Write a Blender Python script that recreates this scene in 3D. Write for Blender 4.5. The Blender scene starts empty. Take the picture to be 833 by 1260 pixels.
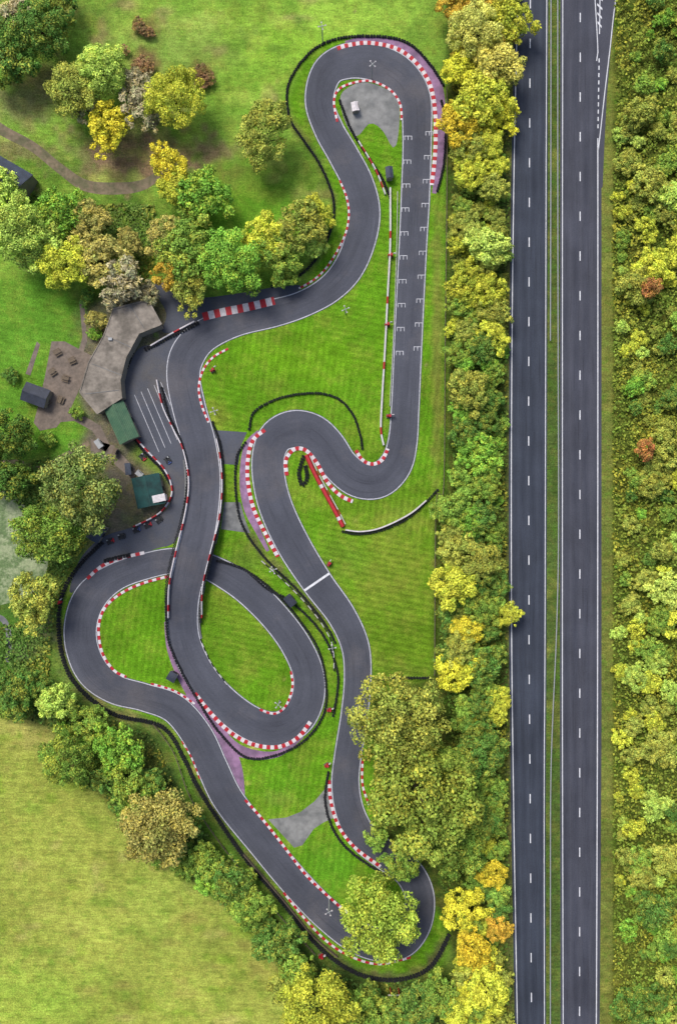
import bpy, math, random, mathutils
import numpy as np
from mathutils import Vector
random.seed(7); RNG=np.random.default_rng(7)
sc=bpy.context.scene; COL=sc.collection
S=0.18; H=180.0; LUM=1.25
def P(px,py,z=0.0):
    k=(H-z)/H; return ((px-416.5)*S*k,(630-py)*S*k)
def lin(c):
    c=c/255.0
    return c/12.92 if c<=0.04045 else ((c+0.055)/1.055)**2.4
def C(r,g,b,k=1.0): return tuple(min(0.85,lin(v)/LUM*k) for v in (r,g,b))+(1.0,)
# ---------------------------------------------------------------- helpers
def thing(o,label,cat,group=None):
    o["label"]=label; o["category"]=cat
    if group: o["group"]=group
    return o
def link(name,me,parent=None,mats=()):
    o=bpy.data.objects.new(name,me); COL.objects.link(o)
    for m in mats: me.materials.append(m)
    if parent: o.parent=parent
    return o
def empty(name,loc):
    o=bpy.data.objects.new(name,None); o.empty_display_size=0.3; o.location=loc; COL.objects.link(o); return o
def mesh(name,v,f,mi=None,uv=None,smooth=False):
    me=bpy.data.meshes.new(name); me.from_pydata([tuple(map(float,a)) for a in v],[],[tuple(map(int,a)) for a in f])
    if mi is not None: me.polygons.foreach_set("material_index",list(map(int,mi)))
    if uv is not None:
        l=me.uv_layers.new(name="UVMap"); vi=np.zeros(len(me.loops),dtype=np.int32); me.loops.foreach_get("vertex_index",vi)
        l.data.foreach_set("uv",np.asarray(uv,dtype=np.float32)[vi].ravel())
    if smooth: me.polygons.foreach_set("use_smooth",[True]*len(me.polygons))
    me.update(); return me
def spline(pts,closed=False,step=0.6):
    mx=max(len(p) for p in pts); pts=[tuple(p)+(0.0,)*(mx-len(p)) for p in pts]
    A=[]
    for p in pts:
        z=p[3] if len(p)>3 else 0.0
        x,y=P(p[0],p[1],z); A.append([x,y]+list(p[2:]))
    A=np.array(A,float); n=len(A); out=[]
    seg=n if closed else n-1
    for i in range(seg):
        if closed: p0,p1,p2,p3=A[(i-1)%n],A[i],A[(i+1)%n],A[(i+2)%n]
        else: p0,p1,p2,p3=A[max(i-1,0)],A[i],A[i+1],A[min(i+2,n-1)]
        for t in np.linspace(0,1,16,endpoint=False):
            out.append(0.5*((2*p1)+(-p0+p2)*t+(2*p0-5*p1+4*p2-p3)*t*t+(-p0+3*p1-3*p2+p3)*t**3))
    out.append(A[0] if closed else A[-1]); out=np.array(out)
    d=np.r_[0,np.cumsum(np.hypot(np.diff(out[:,0]),np.diff(out[:,1])))]
    m=max(2,int(round(d[-1]/step))+1); s=np.linspace(0,d[-1],m)
    R=np.stack([np.interp(s,d,out[:,k]) for k in range(out.shape[1])],1)
    if R.shape[1]>3: R[:,3]=np.clip(R[:,3],0,9)
    return R,s
def normals(R,closed=False):
    if closed:
        q=R[:-1,:2]; t=np.roll(q,-1,0)-np.roll(q,1,0); t=np.vstack([t,t[:1]])
    else: t=np.gradient(R[:,:2],axis=0)
    t/=np.linalg.norm(t,axis=1)[:,None]+1e-9
    return np.stack([-t[:,1],t[:,0]],1)
def sweep(name,R,s,profile,closed=False,blocks=None,zadd=None,mats=(),parent=None,caps=True,mipat=None,smooth=False):
    N=normals(R,closed); n=len(R)
    pr=np.array(profile,float)
    if pr.ndim==2: pr=np.repeat(pr[None],n,0)
    k=pr.shape[1]; z0=np.zeros(n) if zadd is None else zadd
    V=np.zeros((n,k,3)); UV=np.zeros((n,k,2))
    for j in range(k):
        V[:,j,:2]=R[:,:2]+N*pr[:,j,0:1]; V[:,j,2]=pr[:,j,1]+z0
        UV[:,j,0]=j/(k-1.0); UV[:,j,1]=s
    F=[];M=[]
    for i in range(n-1):
        m=0
        if blocks: m=mipat[int(s[i]/blocks)%len(mipat)] if mipat else int((s[i]+1e-4)/blocks)%2
        for j in range(k-1):
            a=i*k+j; F.append((a,a+1,a+k+1,a+k)); M.append(m)
    if caps and k>2:
        F.append(tuple(range(k))); M.append(0); F.append(tuple(range((n-1)*k,n*k))[::-1]); M.append(0)
    me=mesh(name,V.reshape(-1,3),F,M,UV.reshape(-1,2),smooth)
    return link(name,me,parent,mats)
def ribbon(name,pts,z,mat,closed=False,step=0.7):
    R,s=spline(pts,closed,step); n=len(R)
    l=-R[:,2]*S/2; r=R[:,2]*S/2
    za=R[:,3] if R.shape[1]>3 else None
    cs=[l+(r-l)*t for t in (0,.25,.5,.75,1)]
    pr=np.stack([np.stack([c,np.full(n,z)],1) for c in cs],1)
    return sweep(name,R,s,pr,closed,zadd=za,mats=[mat],caps=False)
def sheet(name,pts,z,mat,smooth=True,step=1.0):
    if smooth:
        R,_=spline(pts,True,step); Q=[(a[0],a[1],z) for a in R[:-1]]
    else: Q=[P(*p)+(z,) for p in pts]
    tr=mathutils.geometry.tessellate_polygon([[Vector(q) for q in Q]])
    F=[]
    for t in tr:
        a,b,c=[Vector(Q[i]) for i in t]
        F.append(t if (b-a).cross(c-a).z>0 else (t[0],t[2],t[1]))
    return link(name,mesh(name,Q,F),None,[mat])
class MB:
    def __init__(s): s.v=[];s.f=[];s.m=[]
    def box(s,c,d,rz=0,mi=0,rx=0,taper=1.0):
        b=len(s.v)
        for z in(-1,1):
            for x,y in((-1,-1),(1,-1),(1,1),(-1,1)):
                k=taper if z>0 else 1
                X,Y,Z=x*d[0]/2*k,y*d[1]/2*k,z*d[2]/2
                if rx: Y,Z=Y*math.cos(rx)-Z*math.sin(rx),Y*math.sin(rx)+Z*math.cos(rx)
                X,Y=X*math.cos(rz)-Y*math.sin(rz),X*math.sin(rz)+Y*math.cos(rz)
                s.v.append((c[0]+X,c[1]+Y,c[2]+Z))
        for q in((3,2,1,0),(4,5,6,7),(0,1,5,4),(1,2,6,5),(2,3,7,6),(3,0,4,7)): s.f.append([b+i for i in q]); s.m.append(mi)
        return s
    def tube(s,p,q,r0,r1,n=7,mi=0):
        p=Vector(p);q=Vector(q);d=(q-p).normalized(); a=d.orthogonal().normalized(); c=d.cross(a); b=len(s.v)
        for P0,r in((p,r0),(q,r1)):
            for i in range(n):
                t=2*math.pi*i/n; s.v.append(tuple(P0+a*math.cos(t)*r+c*math.sin(t)*r))
        for i in range(n): s.f.append([b+i,b+(i+1)%n,b+n+(i+1)%n,b+n+i]); s.m.append(mi)
        s.f.append([b+n+i for i in range(n)]); s.m.append(mi)
        s.f.append([b+i for i in range(n)][::-1]); s.m.append(mi); return s
    def poly(s,pts,mi=0):
        b=len(s.v); s.v+=list(pts); s.f.append(list(range(b,b+len(pts)))); s.m.append(mi); return s
    def obj(s,name,parent=None,mats=(),smooth=False): return link(name,mesh(name,s.v,s.f,s.m,None,smooth),parent,mats)
# ---------------------------------------------------------------- materials
def nt(name,rough=0.85,spec=0.2):
    m=bpy.data.materials.new(name); m.use_nodes=True; t=m.node_tree; b=t.nodes["Principled BSDF"]
    b.inputs["Roughness"].default_value=rough; b.inputs["Specular IOR Level"].default_value=spec
    return m,t,b
def noise(t,vec,scale,detail=4,rough=0.6):
    n=t.nodes.new("ShaderNodeTexNoise"); n.inputs["Scale"].default_value=scale; n.inputs["Detail"].default_value=detail; n.inputs["Roughness"].default_value=rough
    t.links.new(vec,n.inputs["Vector"]); return n.outputs["Fac"]
def mapr(t,v,a,b,c,d):
    n=t.nodes.new("ShaderNodeMapRange"); t.links.new(v,n.inputs[0])
    for i,x in enumerate((a,b,c,d)): n.inputs[i+1].default_value=x
    return n.outputs[0]
def math_(t,op,a,b):
    n=t.nodes.new("ShaderNodeMath"); n.operation=op
    for i,x in enumerate((a,b)):
        if isinstance(x,(int,float)): n.inputs[i].default_value=x
        else: t.links.new(x,n.inputs[i])
    return n.outputs[0]
def mixc(t,f,a,b,mode='MIX'):
    n=t.nodes.new("ShaderNodeMix"); n.data_type='RGBA'; n.blend_type=mode
    if isinstance(f,(int,float)): n.inputs[0].default_value=f
    else: t.links.new(f,n.inputs[0])
    for i,x in((6,a),(7,b)):
        if isinstance(x,tuple): n.inputs[i].default_value=x
        else: t.links.new(x,n.inputs[i])
    return n.outputs[2]
def scalec(t,col,f):
    n=t.nodes.new("ShaderNodeVectorMath"); n.operation='SCALE'
    if isinstance(col,tuple): n.inputs[0].default_value=col[:3]
    else: t.links.new(col,n.inputs[0])
    t.links.new(f,n.inputs["Scale"]); return n.outputs[0]
def geo(t): return t.nodes.new("ShaderNodeNewGeometry").outputs["Position"]
def mapping(t,v,sc_=(1,1,1),rz=0):
    n=t.nodes.new("ShaderNodeMapping"); t.links.new(v,n.inputs[0]); n.inputs["Scale"].default_value=sc_; n.inputs["Rotation"].default_value=(0,0,rz); return n.outputs[0]
def bump(t,b,h,st,dist=0.1):
    n=t.nodes.new("ShaderNodeBump"); n.inputs["Strength"].default_value=st; n.inputs["Distance"].default_value=dist
    t.links.new(h,n.inputs["Height"]); t.links.new(n.outputs[0],b.inputs["Normal"])
def simple(name,col,rough=0.8,spec=0.2,var=0.25,scale=1.5,col2=None):
    m,t,b=nt(name,rough,spec); g=geo(t)
    f=mapr(t,noise(t,g,scale,5),0.25,0.75,1-var,1+var)
    c=col
    if col2: c=mixc(t,mapr(t,noise(t,g,scale*0.35,5),0.42,0.6,0,1),col,col2)
    t.links.new(scalec(t,c,f),b.inputs["Base Color"]); return m
def asphalt(name,col,dark,uvw=True,streak=0.25,lanes=1,patch=None):
    m,t,b=nt(name,0.75,0.2); g=geo(t)
    uv=t.nodes.new("ShaderNodeUVMap").outputs[0]
    big=mapr(t,noise(t,g,0.09,5),0.3,0.7,0.82,1.18)
    fine=mapr(t,noise(t,g,3.5,3,0.8),0.2,0.8,0.76,1.24)
    f=math_(t,'MULTIPLY',big,fine)
    c=col
    if uvw:
        st=mapr(t,noise(t,mapping(t,uv,(9,0.09,1)),1.0,2),0.3,0.7,1-streak,1+streak)
        f=math_(t,'MULTIPLY',f,st)
        mk=mapr(t,noise(t,mapping(t,uv,(16,0.06,1)),1.3,2,0.4),0.62,0.7,1.0,0.8)
        f=math_(t,'MULTIPLY',f,mk)
        sx=t.nodes.new("ShaderNodeSeparateXYZ"); t.links.new(uv,sx.inputs[0])
        w=math_(t,'SINE',math_(t,'MULTIPLY',sx.outputs[0],math.pi*lanes),0)
        w=math_(t,'ABSOLUTE',w,0)
        wn=math_(t,'MULTIPLY',w,mapr(t,noise(t,mapping(t,uv,(3,0.04,1)),1.0,3),0.35,0.65,0.2,1.0))
        c=mixc(t,wn,col,dark)
    if patch: c=mixc(t,mapr(t,noise(t,g,0.06,6,0.65),0.52,0.66,0,0.85),c,patch)
    t.links.new(scalec(t,c,f),b.inputs["Base Color"]); return m
M_track=asphalt("track_asphalt",C(86,89,100),C(74,77,88),patch=C(98,97,103),streak=.07)
M_road=asphalt("road_asphalt_a",C(66,72,85),C(54,60,73),lanes=4,streak=0.1)
M_road2=asphalt("road_asphalt_b",C(77,79,90),C(64,67,79),lanes=4,streak=0.1)
M_pit=asphalt("pit_asphalt",C(84,88,99),C(76,80,90),uvw=False,patch=C(100,98,98))
M_conc=simple("concrete",C(130,132,132),0.9,0.1,0.22,0.8,C(108,110,112))
M_conl=simple("pale_concrete",C(146,147,146),0.9,0.1,0.2,0.8,C(122,124,124))
M_path=simple("dirt_path",C(138,124,104),0.95,0.1,0.3,1.0,C(108,106,82))
M_pave=simple("paving",C(134,122,112),0.9,0.1,0.2,1.6,C(118,108,100))
M_white=simple("white_paint",C(222,224,230),0.6,0.3,0.22,1.0)
M_whitew=simple("worn_white_paint",C(195,197,205),0.6,0.3,0.4,2.0)
M_red=simple("red_paint",C(182,38,50),0.6,0.3,0.25,1.5)
M_kwhite=simple("kerb_white_paint",C(216,210,214),0.6,0.3,0.25,2.0)
M_black=simple("rubber",C(40,42,46),0.8,0.25,0.4,2.5)
M_purple=simple("purple_apron_paint",C(158,124,158),0.85,0.15,0.25,0.8,C(128,104,130))
M_steel=simple("galvanised_steel",C(158,162,166),0.5,0.5,0.15,2)
M_dark=simple("dark_paint",C(50,52,56),0.7,0.3,0.2,2)
M_blue=simple("blue_plastic",C(40,70,130),0.5,0.4,0.15,2)
M_bark=simple("bark",C(92,80,62),0.95,0.1,0.3,4)
M_wood=simple("weathered_wood",C(116,104,90),0.9,0.1,0.3,4)
M_glass=simple("window_glass",C(50,60,70),0.15,0.6,0.05,1)
def roofmat(name,c,c2,rot=0,sc_=3.0):
    m,t,b=nt(name,0.65,0.3); g=geo(t)
    w=t.nodes.new("ShaderNodeTexWave"); t.links.new(mapping(t,g,(1,1,1),rot),w.inputs["Vector"]); w.inputs["Scale"].default_value=sc_*0.3; w.inputs["Distortion"].default_value=0.3
    cc=mixc(t,mapr(t,noise(t,g,0.6,6),0.4,0.65,0,1),c,c2)
    t.links.new(scalec(t,cc,math_(t,'MULTIPLY',mapr(t,w.outputs["Fac"],0,1,0.72,1.12),mapr(t,noise(t,g,3,4),0.3,0.7,0.85,1.15))),b.inputs["Base Color"]); return m
M_roofg=roofmat("green_sheet_roof",C(66,104,80),C(84,118,90),math.radians(-25))
M_rooft=roofmat("teal_sheet_roof",C(30,80,78),C(24,58,58),math.radians(8),4)
M_roofd=roofmat("dark_panel_roof",C(62,68,84),C(48,54,66),0.2,4)
M_roofb=roofmat("slate_roof",C(72,82,100),C(60,66,80),0.4,4)
M_roofc=simple("concrete_roof",C(152,144,134),0.9,0.1,0.28,0.9,C(118,112,104))
M_wall=simple("render_wall",C(150,142,130),0.9,0.1,0.15,1)
def leafmat():
    m,t,b=nt("foliage",0.7,0.1)
    oi=t.nodes.new("ShaderNodeObjectInfo"); at=t.nodes.new("ShaderNodeAttribute"); at.attribute_name="lv"
    sp=t.nodes.new("ShaderNodeSeparateColor"); t.links.new(at.outputs["Color"],sp.inputs[0])
    warm=mixc(t,0.45,oi.outputs["Color"],C(220,198,66))
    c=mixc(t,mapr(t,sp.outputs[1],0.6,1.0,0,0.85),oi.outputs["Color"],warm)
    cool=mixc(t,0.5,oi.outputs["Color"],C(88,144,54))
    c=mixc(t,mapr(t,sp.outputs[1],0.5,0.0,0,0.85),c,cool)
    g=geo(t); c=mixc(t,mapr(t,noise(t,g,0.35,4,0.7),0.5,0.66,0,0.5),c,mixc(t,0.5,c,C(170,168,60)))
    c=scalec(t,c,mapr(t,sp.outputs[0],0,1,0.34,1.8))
    t.links.new(c,b.inputs["Base Color"])
    return m
M_leaf=leafmat()
# ---------------------------------------------------------------- ground
def gm():
    m,t,b=nt("ground_grass",0.95,0.08); g=geo(t)
    a=t.nodes.new("ShaderNodeAttribute"); a.attribute_name="gcol"
    w=t.nodes.new("ShaderNodeAttribute"); w.attribute_name="gmow"
    sp=t.nodes.new("ShaderNodeSeparateColor"); t.links.new(w.outputs["Color"],sp.inputs[0])
    mow=sp.outputs[0]; rough=sp.outputs[1]
    big=mapr(t,noise(t,g,0.06,4),0.3,0.7,0.80,1.2)
    med=mapr(t,noise(t,g,0.55,5,0.7),0.3,0.7,0.72,1.28)
    fine=mapr(t,noise(t,g,3.0,3,0.8),0.25,0.75,0.42,1.58)
    f=math_(t,'MULTIPLY',math_(t,'MULTIPLY',big,med),fine)
    strk=mapr(t,noise(t,mapping(t,g,(0.25,1.6,1),math.radians(28)),1.0,4,0.7),0.3,0.7,-0.25,0.25)
    f=math_(t,'MULTIPLY',f,math_(t,'ADD',1.0,math_(t,'MULTIPLY',strk,rough)))
    def wave(rot,s,d):
        n=t.nodes.new("ShaderNodeTexWave"); t.links.new(mapping(t,g,(1,1,1),rot),n.inputs["Vector"]); n.inputs["Scale"].default_value=s; n.inputs["Distortion"].default_value=d; n.inputs["Detail"].default_value=2; n.inputs["Detail Scale"].default_value=0.6
        return n.outputs["Fac"]
    sel=mapr(t,noise(t,g,0.02,1),0.47,0.53,0,1)
    st=mapr(t,math_(t,'ADD',math_(t,'MULTIPLY',wave(math.radians(-78),0.23,0.7),sel),math_(t,'MULTIPLY',wave(math.radians(8),0.23,0.7),math_(t,'SUBTRACT',1.0,sel))),0,1,-0.13,0.13)
    f=math_(t,'MULTIPLY',f,math_(t,'ADD',1.0,math_(t,'MULTIPLY',st,mow)))
    c=a.outputs["Color"]
    hue=mapr(t,noise(t,g,0.16,7,0.75),0.47,0.66,0,0.6)
    c=mixc(t,hue,c,mixc(t,0.45,c,C(190,176,84)))
    hue2=mapr(t,noise(t,mapping(t,g,(1.3,1.3,1),1.0),0.11,7,0.7),0.5,0.68,0,0.5)
    c=mixc(t,hue2,c,mixc(t,0.5,c,C(70,124,24)))
    br=math_(t,'MULTIPLY',mapr(t,noise(t,g,0.9,5,0.75),0.54,0.67,0,0.7),rough)
    c=mixc(t,br,c,mixc(t,0.45,c,C(128,102,60)))
    dk=math_(t,'MULTIPLY',mapr(t,noise(t,g,0.4,6,0.85),0.51,0.63,0,0.9),rough)
    c=mixc(t,dk,c,mixc(t,0.5,c,C(86,142,34)))
    t.links.new(scalec(t,c,f),b.inputs["Base Color"])
    bump(t,b,noise(t,g,2.5,4,0.8),0.9,0.35); return m
M_ground=gm()
px=np.arange(-160,1000,3.0); py=np.arange(-160,1430,3.0)
PX,PY=np.meshgrid(px,py)
def inpoly(poly):
    m=np.zeros(PX.shape,bool); n=len(poly)
    for i in range(n):
        x1,y1=poly[i];x2,y2=poly[(i+1)%n]
        if y1==y2: continue
        m^=((y1>PY)!=(y2>PY))&(PX<(x2-x1)*(PY-y1)/(y2-y1)+x1)
    return m.astype(float)
def blur(a,k):
    for _ in range(2):
        for ax in(0,1):
            c=np.cumsum(np.pad(a,[(k+1,k) if i==ax else (0,0) for i in(0,1)],mode='edge'),axis=ax)
            n=a.shape[ax]; hi=np.take(c,range(2*k+1,2*k+1+n),axis=ax); lo=np.take(c,range(0,n),axis=ax); a=(hi-lo)/(2*k+1)
    return a
G=np.zeros(PX.shape+(3,)); MW=np.zeros(PX.shape); RG=np.ones(PX.shape)*0.6
def lc(c): return np.array(C(*c)[:3])
G[:]=lc((116,148,62))
def zone(poly,c,k=3,mow=None,rough=None,st=1.0):
    global G,MW,RG
    m=inpoly(poly)
    if k>0: m=blur(m,k)
    m=(m*st)
    G=G*(1-m[...,None])+lc(c)*m[...,None]
    if mow is not None: MW=MW*(1-m)+mow*m
    if rough is not None: RG=RG*(1-m)+rough*m
WOB=sum(np.sin(PX*a+PY*b_+c)*d for a,b_,c,d in((.11,.05,0,.16),(-.07,.13,2,.16),(.23,-.19,1,.14),(.31,.27,4,.1),(-.42,.2,3,.08)))
def blob(x,y,rx,ry,c,st=1.0,rough=None):
    global G,RG
    d=((PX-x)/rx)**2+((PY-y)/ry)**2; m=np.exp(-np.clip(d*(1+WOB*1.6),0,50)**1.8)*st
    G=G*(1-m[...,None])+lc(c)*m[...,None]
    if rough is not None: RG=RG*(1-m)+rough*m
zone([(-200,-200),(560,-200),(550,120),(400,370),(200,380),(-200,320)],(134,176,66),4,rough=0.85)
blob(330,50,130,45,(154,202,66),0.9); blob(300,260,80,70,(106,162,42),0.9,0.2); blob(60,210,120,22,(92,130,46),0.7)
blob(400,20,120,22,(166,206,78),0.85); blob(150,265,60,30,(78,114,42),0.8); blob(220,60,90,40,(144,172,80),0.8); blob(330,110,60,30,(136,186,60),0.7)
for b_ in[(176,35,20,15,(130,104,78)),(178,80,20,18,(122,92,72)),(250,93,18,18,(126,90,68)),(160,190,84,32,(156,126,104)),(170,205,60,22,(150,122,100)),(262,187,28,14,(150,128,100)),(60,105,40,28,(136,132,84)),(30,130,44,24,(142,144,92)),(395,215,20,50,(150,170,72)),(300,215,30,12,(130,142,64)),(110,20,50,18,(124,156,66)),(290,110,30,22,(122,164,56)),(240,30,30,14,(166,196,90)),(20,185,50,14,(134,130,84))]: blob(*b_[:4],b_[4],0.92)
zone([(-200,328),(60,340),(112,372),(100,470),(60,530),(-200,560)],(106,160,50),2,mow=0.5,rough=0.25)
zone([(60,510),(115,520),(125,560),(60,590),(20,585),(30,540)],(104,158,48),2,mow=0.2,rough=0.2)
zone([(150,350),(250,350),(240,430),(160,560),(215,600),(215,650),(120,672),(80,700),(60,640),(110,520),(95,480),(105,380)],(112,106,92),1,rough=0.4)
zone([(-200,560),(120,560),(118,640),(105,690),(70,760),(66,850),(-200,880)],(84,120,50),3,rough=0.7)
zone([(0,770),(50,765),(60,830),(0,830)],(84,132,44),2)
blob(35,800,20,12,(132,126,106),0.6); blob(55,770,12,25,(156,146,118),0.7); blob(100,392,10,22,(96,120,60),.8); blob(30,465,20,10,(110,150,50),.8)
circ=[(352,130),(372,75),(400,50),(480,42),(545,100),(549,240),(549,600),(535,620),(533,835),(460,850),(560,1130),(545,1190),(480,1212),(390,1170),(250,985),(200,893),(90,840),(78,740),(200,640),(262,560),(200,440),(250,400),(380,350),(412,250)]
zone(circ,(106,160,32),1,mow=0.8,rough=0.15)
zone([(400,600),(540,600),(535,835),(460,835),(400,700)],(112,156,36),3,mow=1.0); blob(300,790,60,60,(106,150,34),0.5)
blob(500,740,60,110,(114,148,38),0.6); blob(380,440,90,30,(122,176,34),0.7); blob(350,960,40,40,(106,168,36),0.6); blob(480,700,40,50,(130,154,50),0.6)
blob(420,690,30,30,(120,154,50),0.6); blob(300,790,40,40,(108,144,38),0.5); blob(490,640,30,16,(134,154,60),0.5)
blob(538,420,7,190,(126,138,60),0.9); blob(385,200,14,70,(98,142,42),0.7); blob(405,1070,35,45,(106,170,42),0.7); blob(495,830,45,16,(112,142,44),0.8); blob(300,690,26,18,(120,140,60),.5)
for i in range(44): blob(random.uniform(240,530),random.uniform(380,1000),random.uniform(8,30),random.uniform(8,30),random.choice([(130,154,50),(96,142,28),(136,162,50),(94,132,30)]),.5)
def trail(pts,w,c,st):
    for (x1,y1),(x2,y2) in zip(pts[:-1],pts[1:]):
        n=max(1,int(math.hypot(x2-x1,y2-y1)/5))
        for i in range(n): blob(x1+(x2-x1)*i/n+random.uniform(-1,1),y1+(y2-y1)*i/n+random.uniform(-1,1),w*random.uniform(.7,1.4),w*random.uniform(.7,1.4),c,st)
trail([(73,765),(79,812),(98,846),(140,878),(200,894),(228,935),(246,972),(298,1050),(348,1110),(388,1160),(435,1195),(485,1205),(528,1190),(552,1150)],6,(104,96,70),.45)
trail([(353,128),(358,150),(375,175),(392,200),(405,228),(411,252),(408,280),(392,315),(365,342)],5,(96,112,58),.45)
trail([(298,645),(325,685),(368,728),(400,768)],5,(112,112,74),.5)
zone([(549,-200),(640,-200),(630,1500),(560,1500),(560,1180),(545,1130),(470,1040),(455,860),(533,835),(535,620),(549,600)],(66,82,34),1,mow=0,rough=0.8)
zone([(735,-200),(1200,-200),(1200,1500),(735,1500)],(92,106,42),1,rough=1.0)
zone([(736,-200),(755,-200),(754,1500),(736,1500)],(120,130,62),0,rough=1.0,st=0.9)
zone([(670,-200),(694,-200),(694,1500),(670,1500)],(86,108,52),0,rough=1.0)
zone([(619,-200),(632,-200),(634,1500),(622,1500)],(108,112,64),1,rough=1.0)
zone([(-200,862),(0,868),(60,890),(120,940),(170,1010),(250,1075),(330,1150),(372,1215),(390,1300),(390,1500),(-200,1500)],(176,188,84),3,mow=0,rough=1.0)
blob(60,900,90,25,(188,180,102),0.7); blob(40,1230,110,40,(164,194,76),0.8); blob(200,1120,60,60,(172,192,84),0.6)
for i in range(150): blob(random.uniform(-40,360),random.uniform(890,1290),random.uniform(4,20),random.uniform(3,10),random.choice([(146,178,60),(198,192,108),(168,164,84),(136,168,62),(188,196,92)]),.7)
for i in range(80): blob(random.uniform(-20,400),random.uniform(-10,240),random.uniform(5,22),random.uniform(4,14),random.choice([(120,164,54),(172,200,86),(162,160,92),(112,154,54),(158,142,98),(180,192,94)]),.65)
zone([(0,840),(60,845),(120,880),(200,900),(240,985),(330,1090),(390,1165),(470,1215),(560,1195),(560,1500),(385,1500),(372,1225),(320,1150),(240,1080),(150,1015),(110,950),(60,895),(0,872)],(66,90,42),2,mow=0,rough=0.6)
zone([(205,900),(222,915),(245,990),(300,1060),(390,1165),(375,1165),(290,1075),(235,1005)],(98,140,48),1,rough=0.4)
ox=np.array([-3000,-1200,-500.,-300.]); axx=np.r_[ox/S*0.3,px,(-ox[::-1])/S*0.3+833]
axy=np.r_[ox/S*0.3,py,-ox[::-1]/S*0.3+1260]
ix=np.clip(np.searchsorted(px,axx),0,len(px)-1); iy=np.clip(np.searchsorted(py,axy),0,len(py)-1)
GG=G[iy][:,ix]; MM=MW[iy][:,ix]; RR=RG[iy][:,ix]
nx,ny=len(axx),len(axy)
vx,vy=np.meshgrid((axx-416.5)*S,(630-axy)*S)
co=np.stack([vx.ravel(),vy.ravel(),np.zeros(nx*ny)],1).astype(np.float32)
I=np.arange(nx*ny).reshape(ny,nx)
quads=np.stack([I[1:,:-1],I[1:,1:],I[:-1,1:],I[:-1,:-1]],-1).reshape(-1,4)
def fastmesh(name,co,quads):
    me=bpy.data.meshes.new(name); me.vertices.add(len(co)); me.vertices.foreach_set("co",co.astype(np.float32).ravel())
    k=quads.shape[1]; me.loops.add(quads.size); me.loops.foreach_set("vertex_index",quads.astype(np.int32).ravel())
    me.polygons.add(len(quads)); me.polygons.foreach_set("loop_start",np.arange(0,quads.size,k,dtype=np.int32)); me.polygons.foreach_set("loop_total",np.full(len(quads),k,dtype=np.int32))
    me.update(calc_edges=True); me.validate(); return me
gme=fastmesh("ground",co,quads)
ca=gme.color_attributes.new("gcol",'FLOAT_COLOR','POINT'); ca.data.foreach_set("color",np.concatenate([GG.reshape(-1,3),np.ones((nx*ny,1))],1).astype(np.float32).ravel())
cb=gme.color_attributes.new("gmow",'FLOAT_COLOR','POINT'); z_=np.zeros(nx*ny); cb.data.foreach_set("color",np.stack([MM.ravel(),RR.ravel(),z_,z_+1],1).astype(np.float32).ravel())
ground=link("ground",gme,None,[M_ground]); ground["kind"]="structure"
def struct(o): o["kind"]="structure"; return o
# ---------------------------------------------------------------- motorway
def between(L,Rr,name,z,mat):
    ys=np.arange(-900,2200,20.0)
    l=np.interp(ys,[p[1] for p in L],[p[0] for p in L]); r=np.interp(ys,[p[1] for p in Rr],[p[0] for p in Rr])
    V=[];UV=[];F=[]
    for i,y in enumerate(ys):
        for t in(0,.25,.5,.75,1):
            x=l[i]+(r[i]-l[i])*t; V.append(P(x,y)+(z,)); UV.append((t,y*S))
    for i in range(len(ys)-1):
        for j in range(4): a=i*5+j; F.append((a+5,a+6,a+1,a))
    return struct(link(name,mesh(name,V,F,None,UV),None,[mat]))
LL=[(634.5,-60),(632,60),(629,200),(626.5,400),(625.5,600),(626,800),(628.5,1000),(631,1150),(634,1320)]
LR=[(674.5,-60),(673.5,200),(673,400),(672.5,600),(672,800),(671,1000),(671.5,1300)]
RL=[(689,-60),(688.5,300),(688.5,600),(688.5,900),(689.5,1300)]
RR_=[(739.5,-60),(739.5,240),(739.5,500),(739.5,900),(738.5,1100),(737,1300)]
between(LL,LR,"road",0.03,M_road); between(RL,RR_,"road",0.03,M_road2)
def vline(name,pts,w=0.22,z=0.045,mat=M_white):
    R,s=spline(pts,False,2.0); return struct(sweep(name,R,s,[(w/2,z),(-w/2,z)],mats=[mat],caps=False))
vline("road_marking",[(p[0]+3.2,p[1]) for p in LL]); vline("road_marking",[(p[0]-2.0,p[1]) for p in LR],.17)
vline("road_marking",[(p[0]+3.0,p[1]) for p in RL],.19); vline("road_marking",[(735,170),(735,500),(734.5,900),(733,1300)])
def dashes(name,path,y0,dy,n,ln=11.5,w=0.24,z=0.045):
    b=MB(); xs=[p[0] for p in path]; ys=[p[1] for p in path]
    for i in range(n):
        y=y0+i*dy; x=np.interp(y,ys,xs); x2=np.interp(y+ln,ys,xs); a=P(x,y); c=P(x2,y+ln)
        b.poly([(c[0]-w/2,c[1],z),(c[0]+w/2,c[1],z),(a[0]+w/2,a[1],z),(a[0]-w/2,a[1],z)])
    return struct(b.obj(name,None,[M_white]))
dashes("road_marking",[(652.5,-60),(651,200),(650,500),(650.5,800),(652,1000),(654,1320)],-50,48.9,28)
dashes("road_marking",[(713.5,-60),(713,600),(712.5,1300)],-33,48.9,28)
struct(sheet("road",[(738,-160),(790,-160),(768,-60),(758,0),(751,60),(746,120),(743,180),(741,230),(736,235),(736,100)],0.02,M_road2,False))
vline("road_marking",[(770,-60),(757,0),(750,60),(744,110),(739,155),(735.5,185)],0.2)
dashes("road_marking",[(737,50),(735,170)],72,9,10,5)
vline("road_marking",[(738,-60),(737.5,10),(737,42)],0.2); vline("road_marking",[(731,-10),(735,60),(733.5,75)],0.2)
b=MB()
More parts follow.
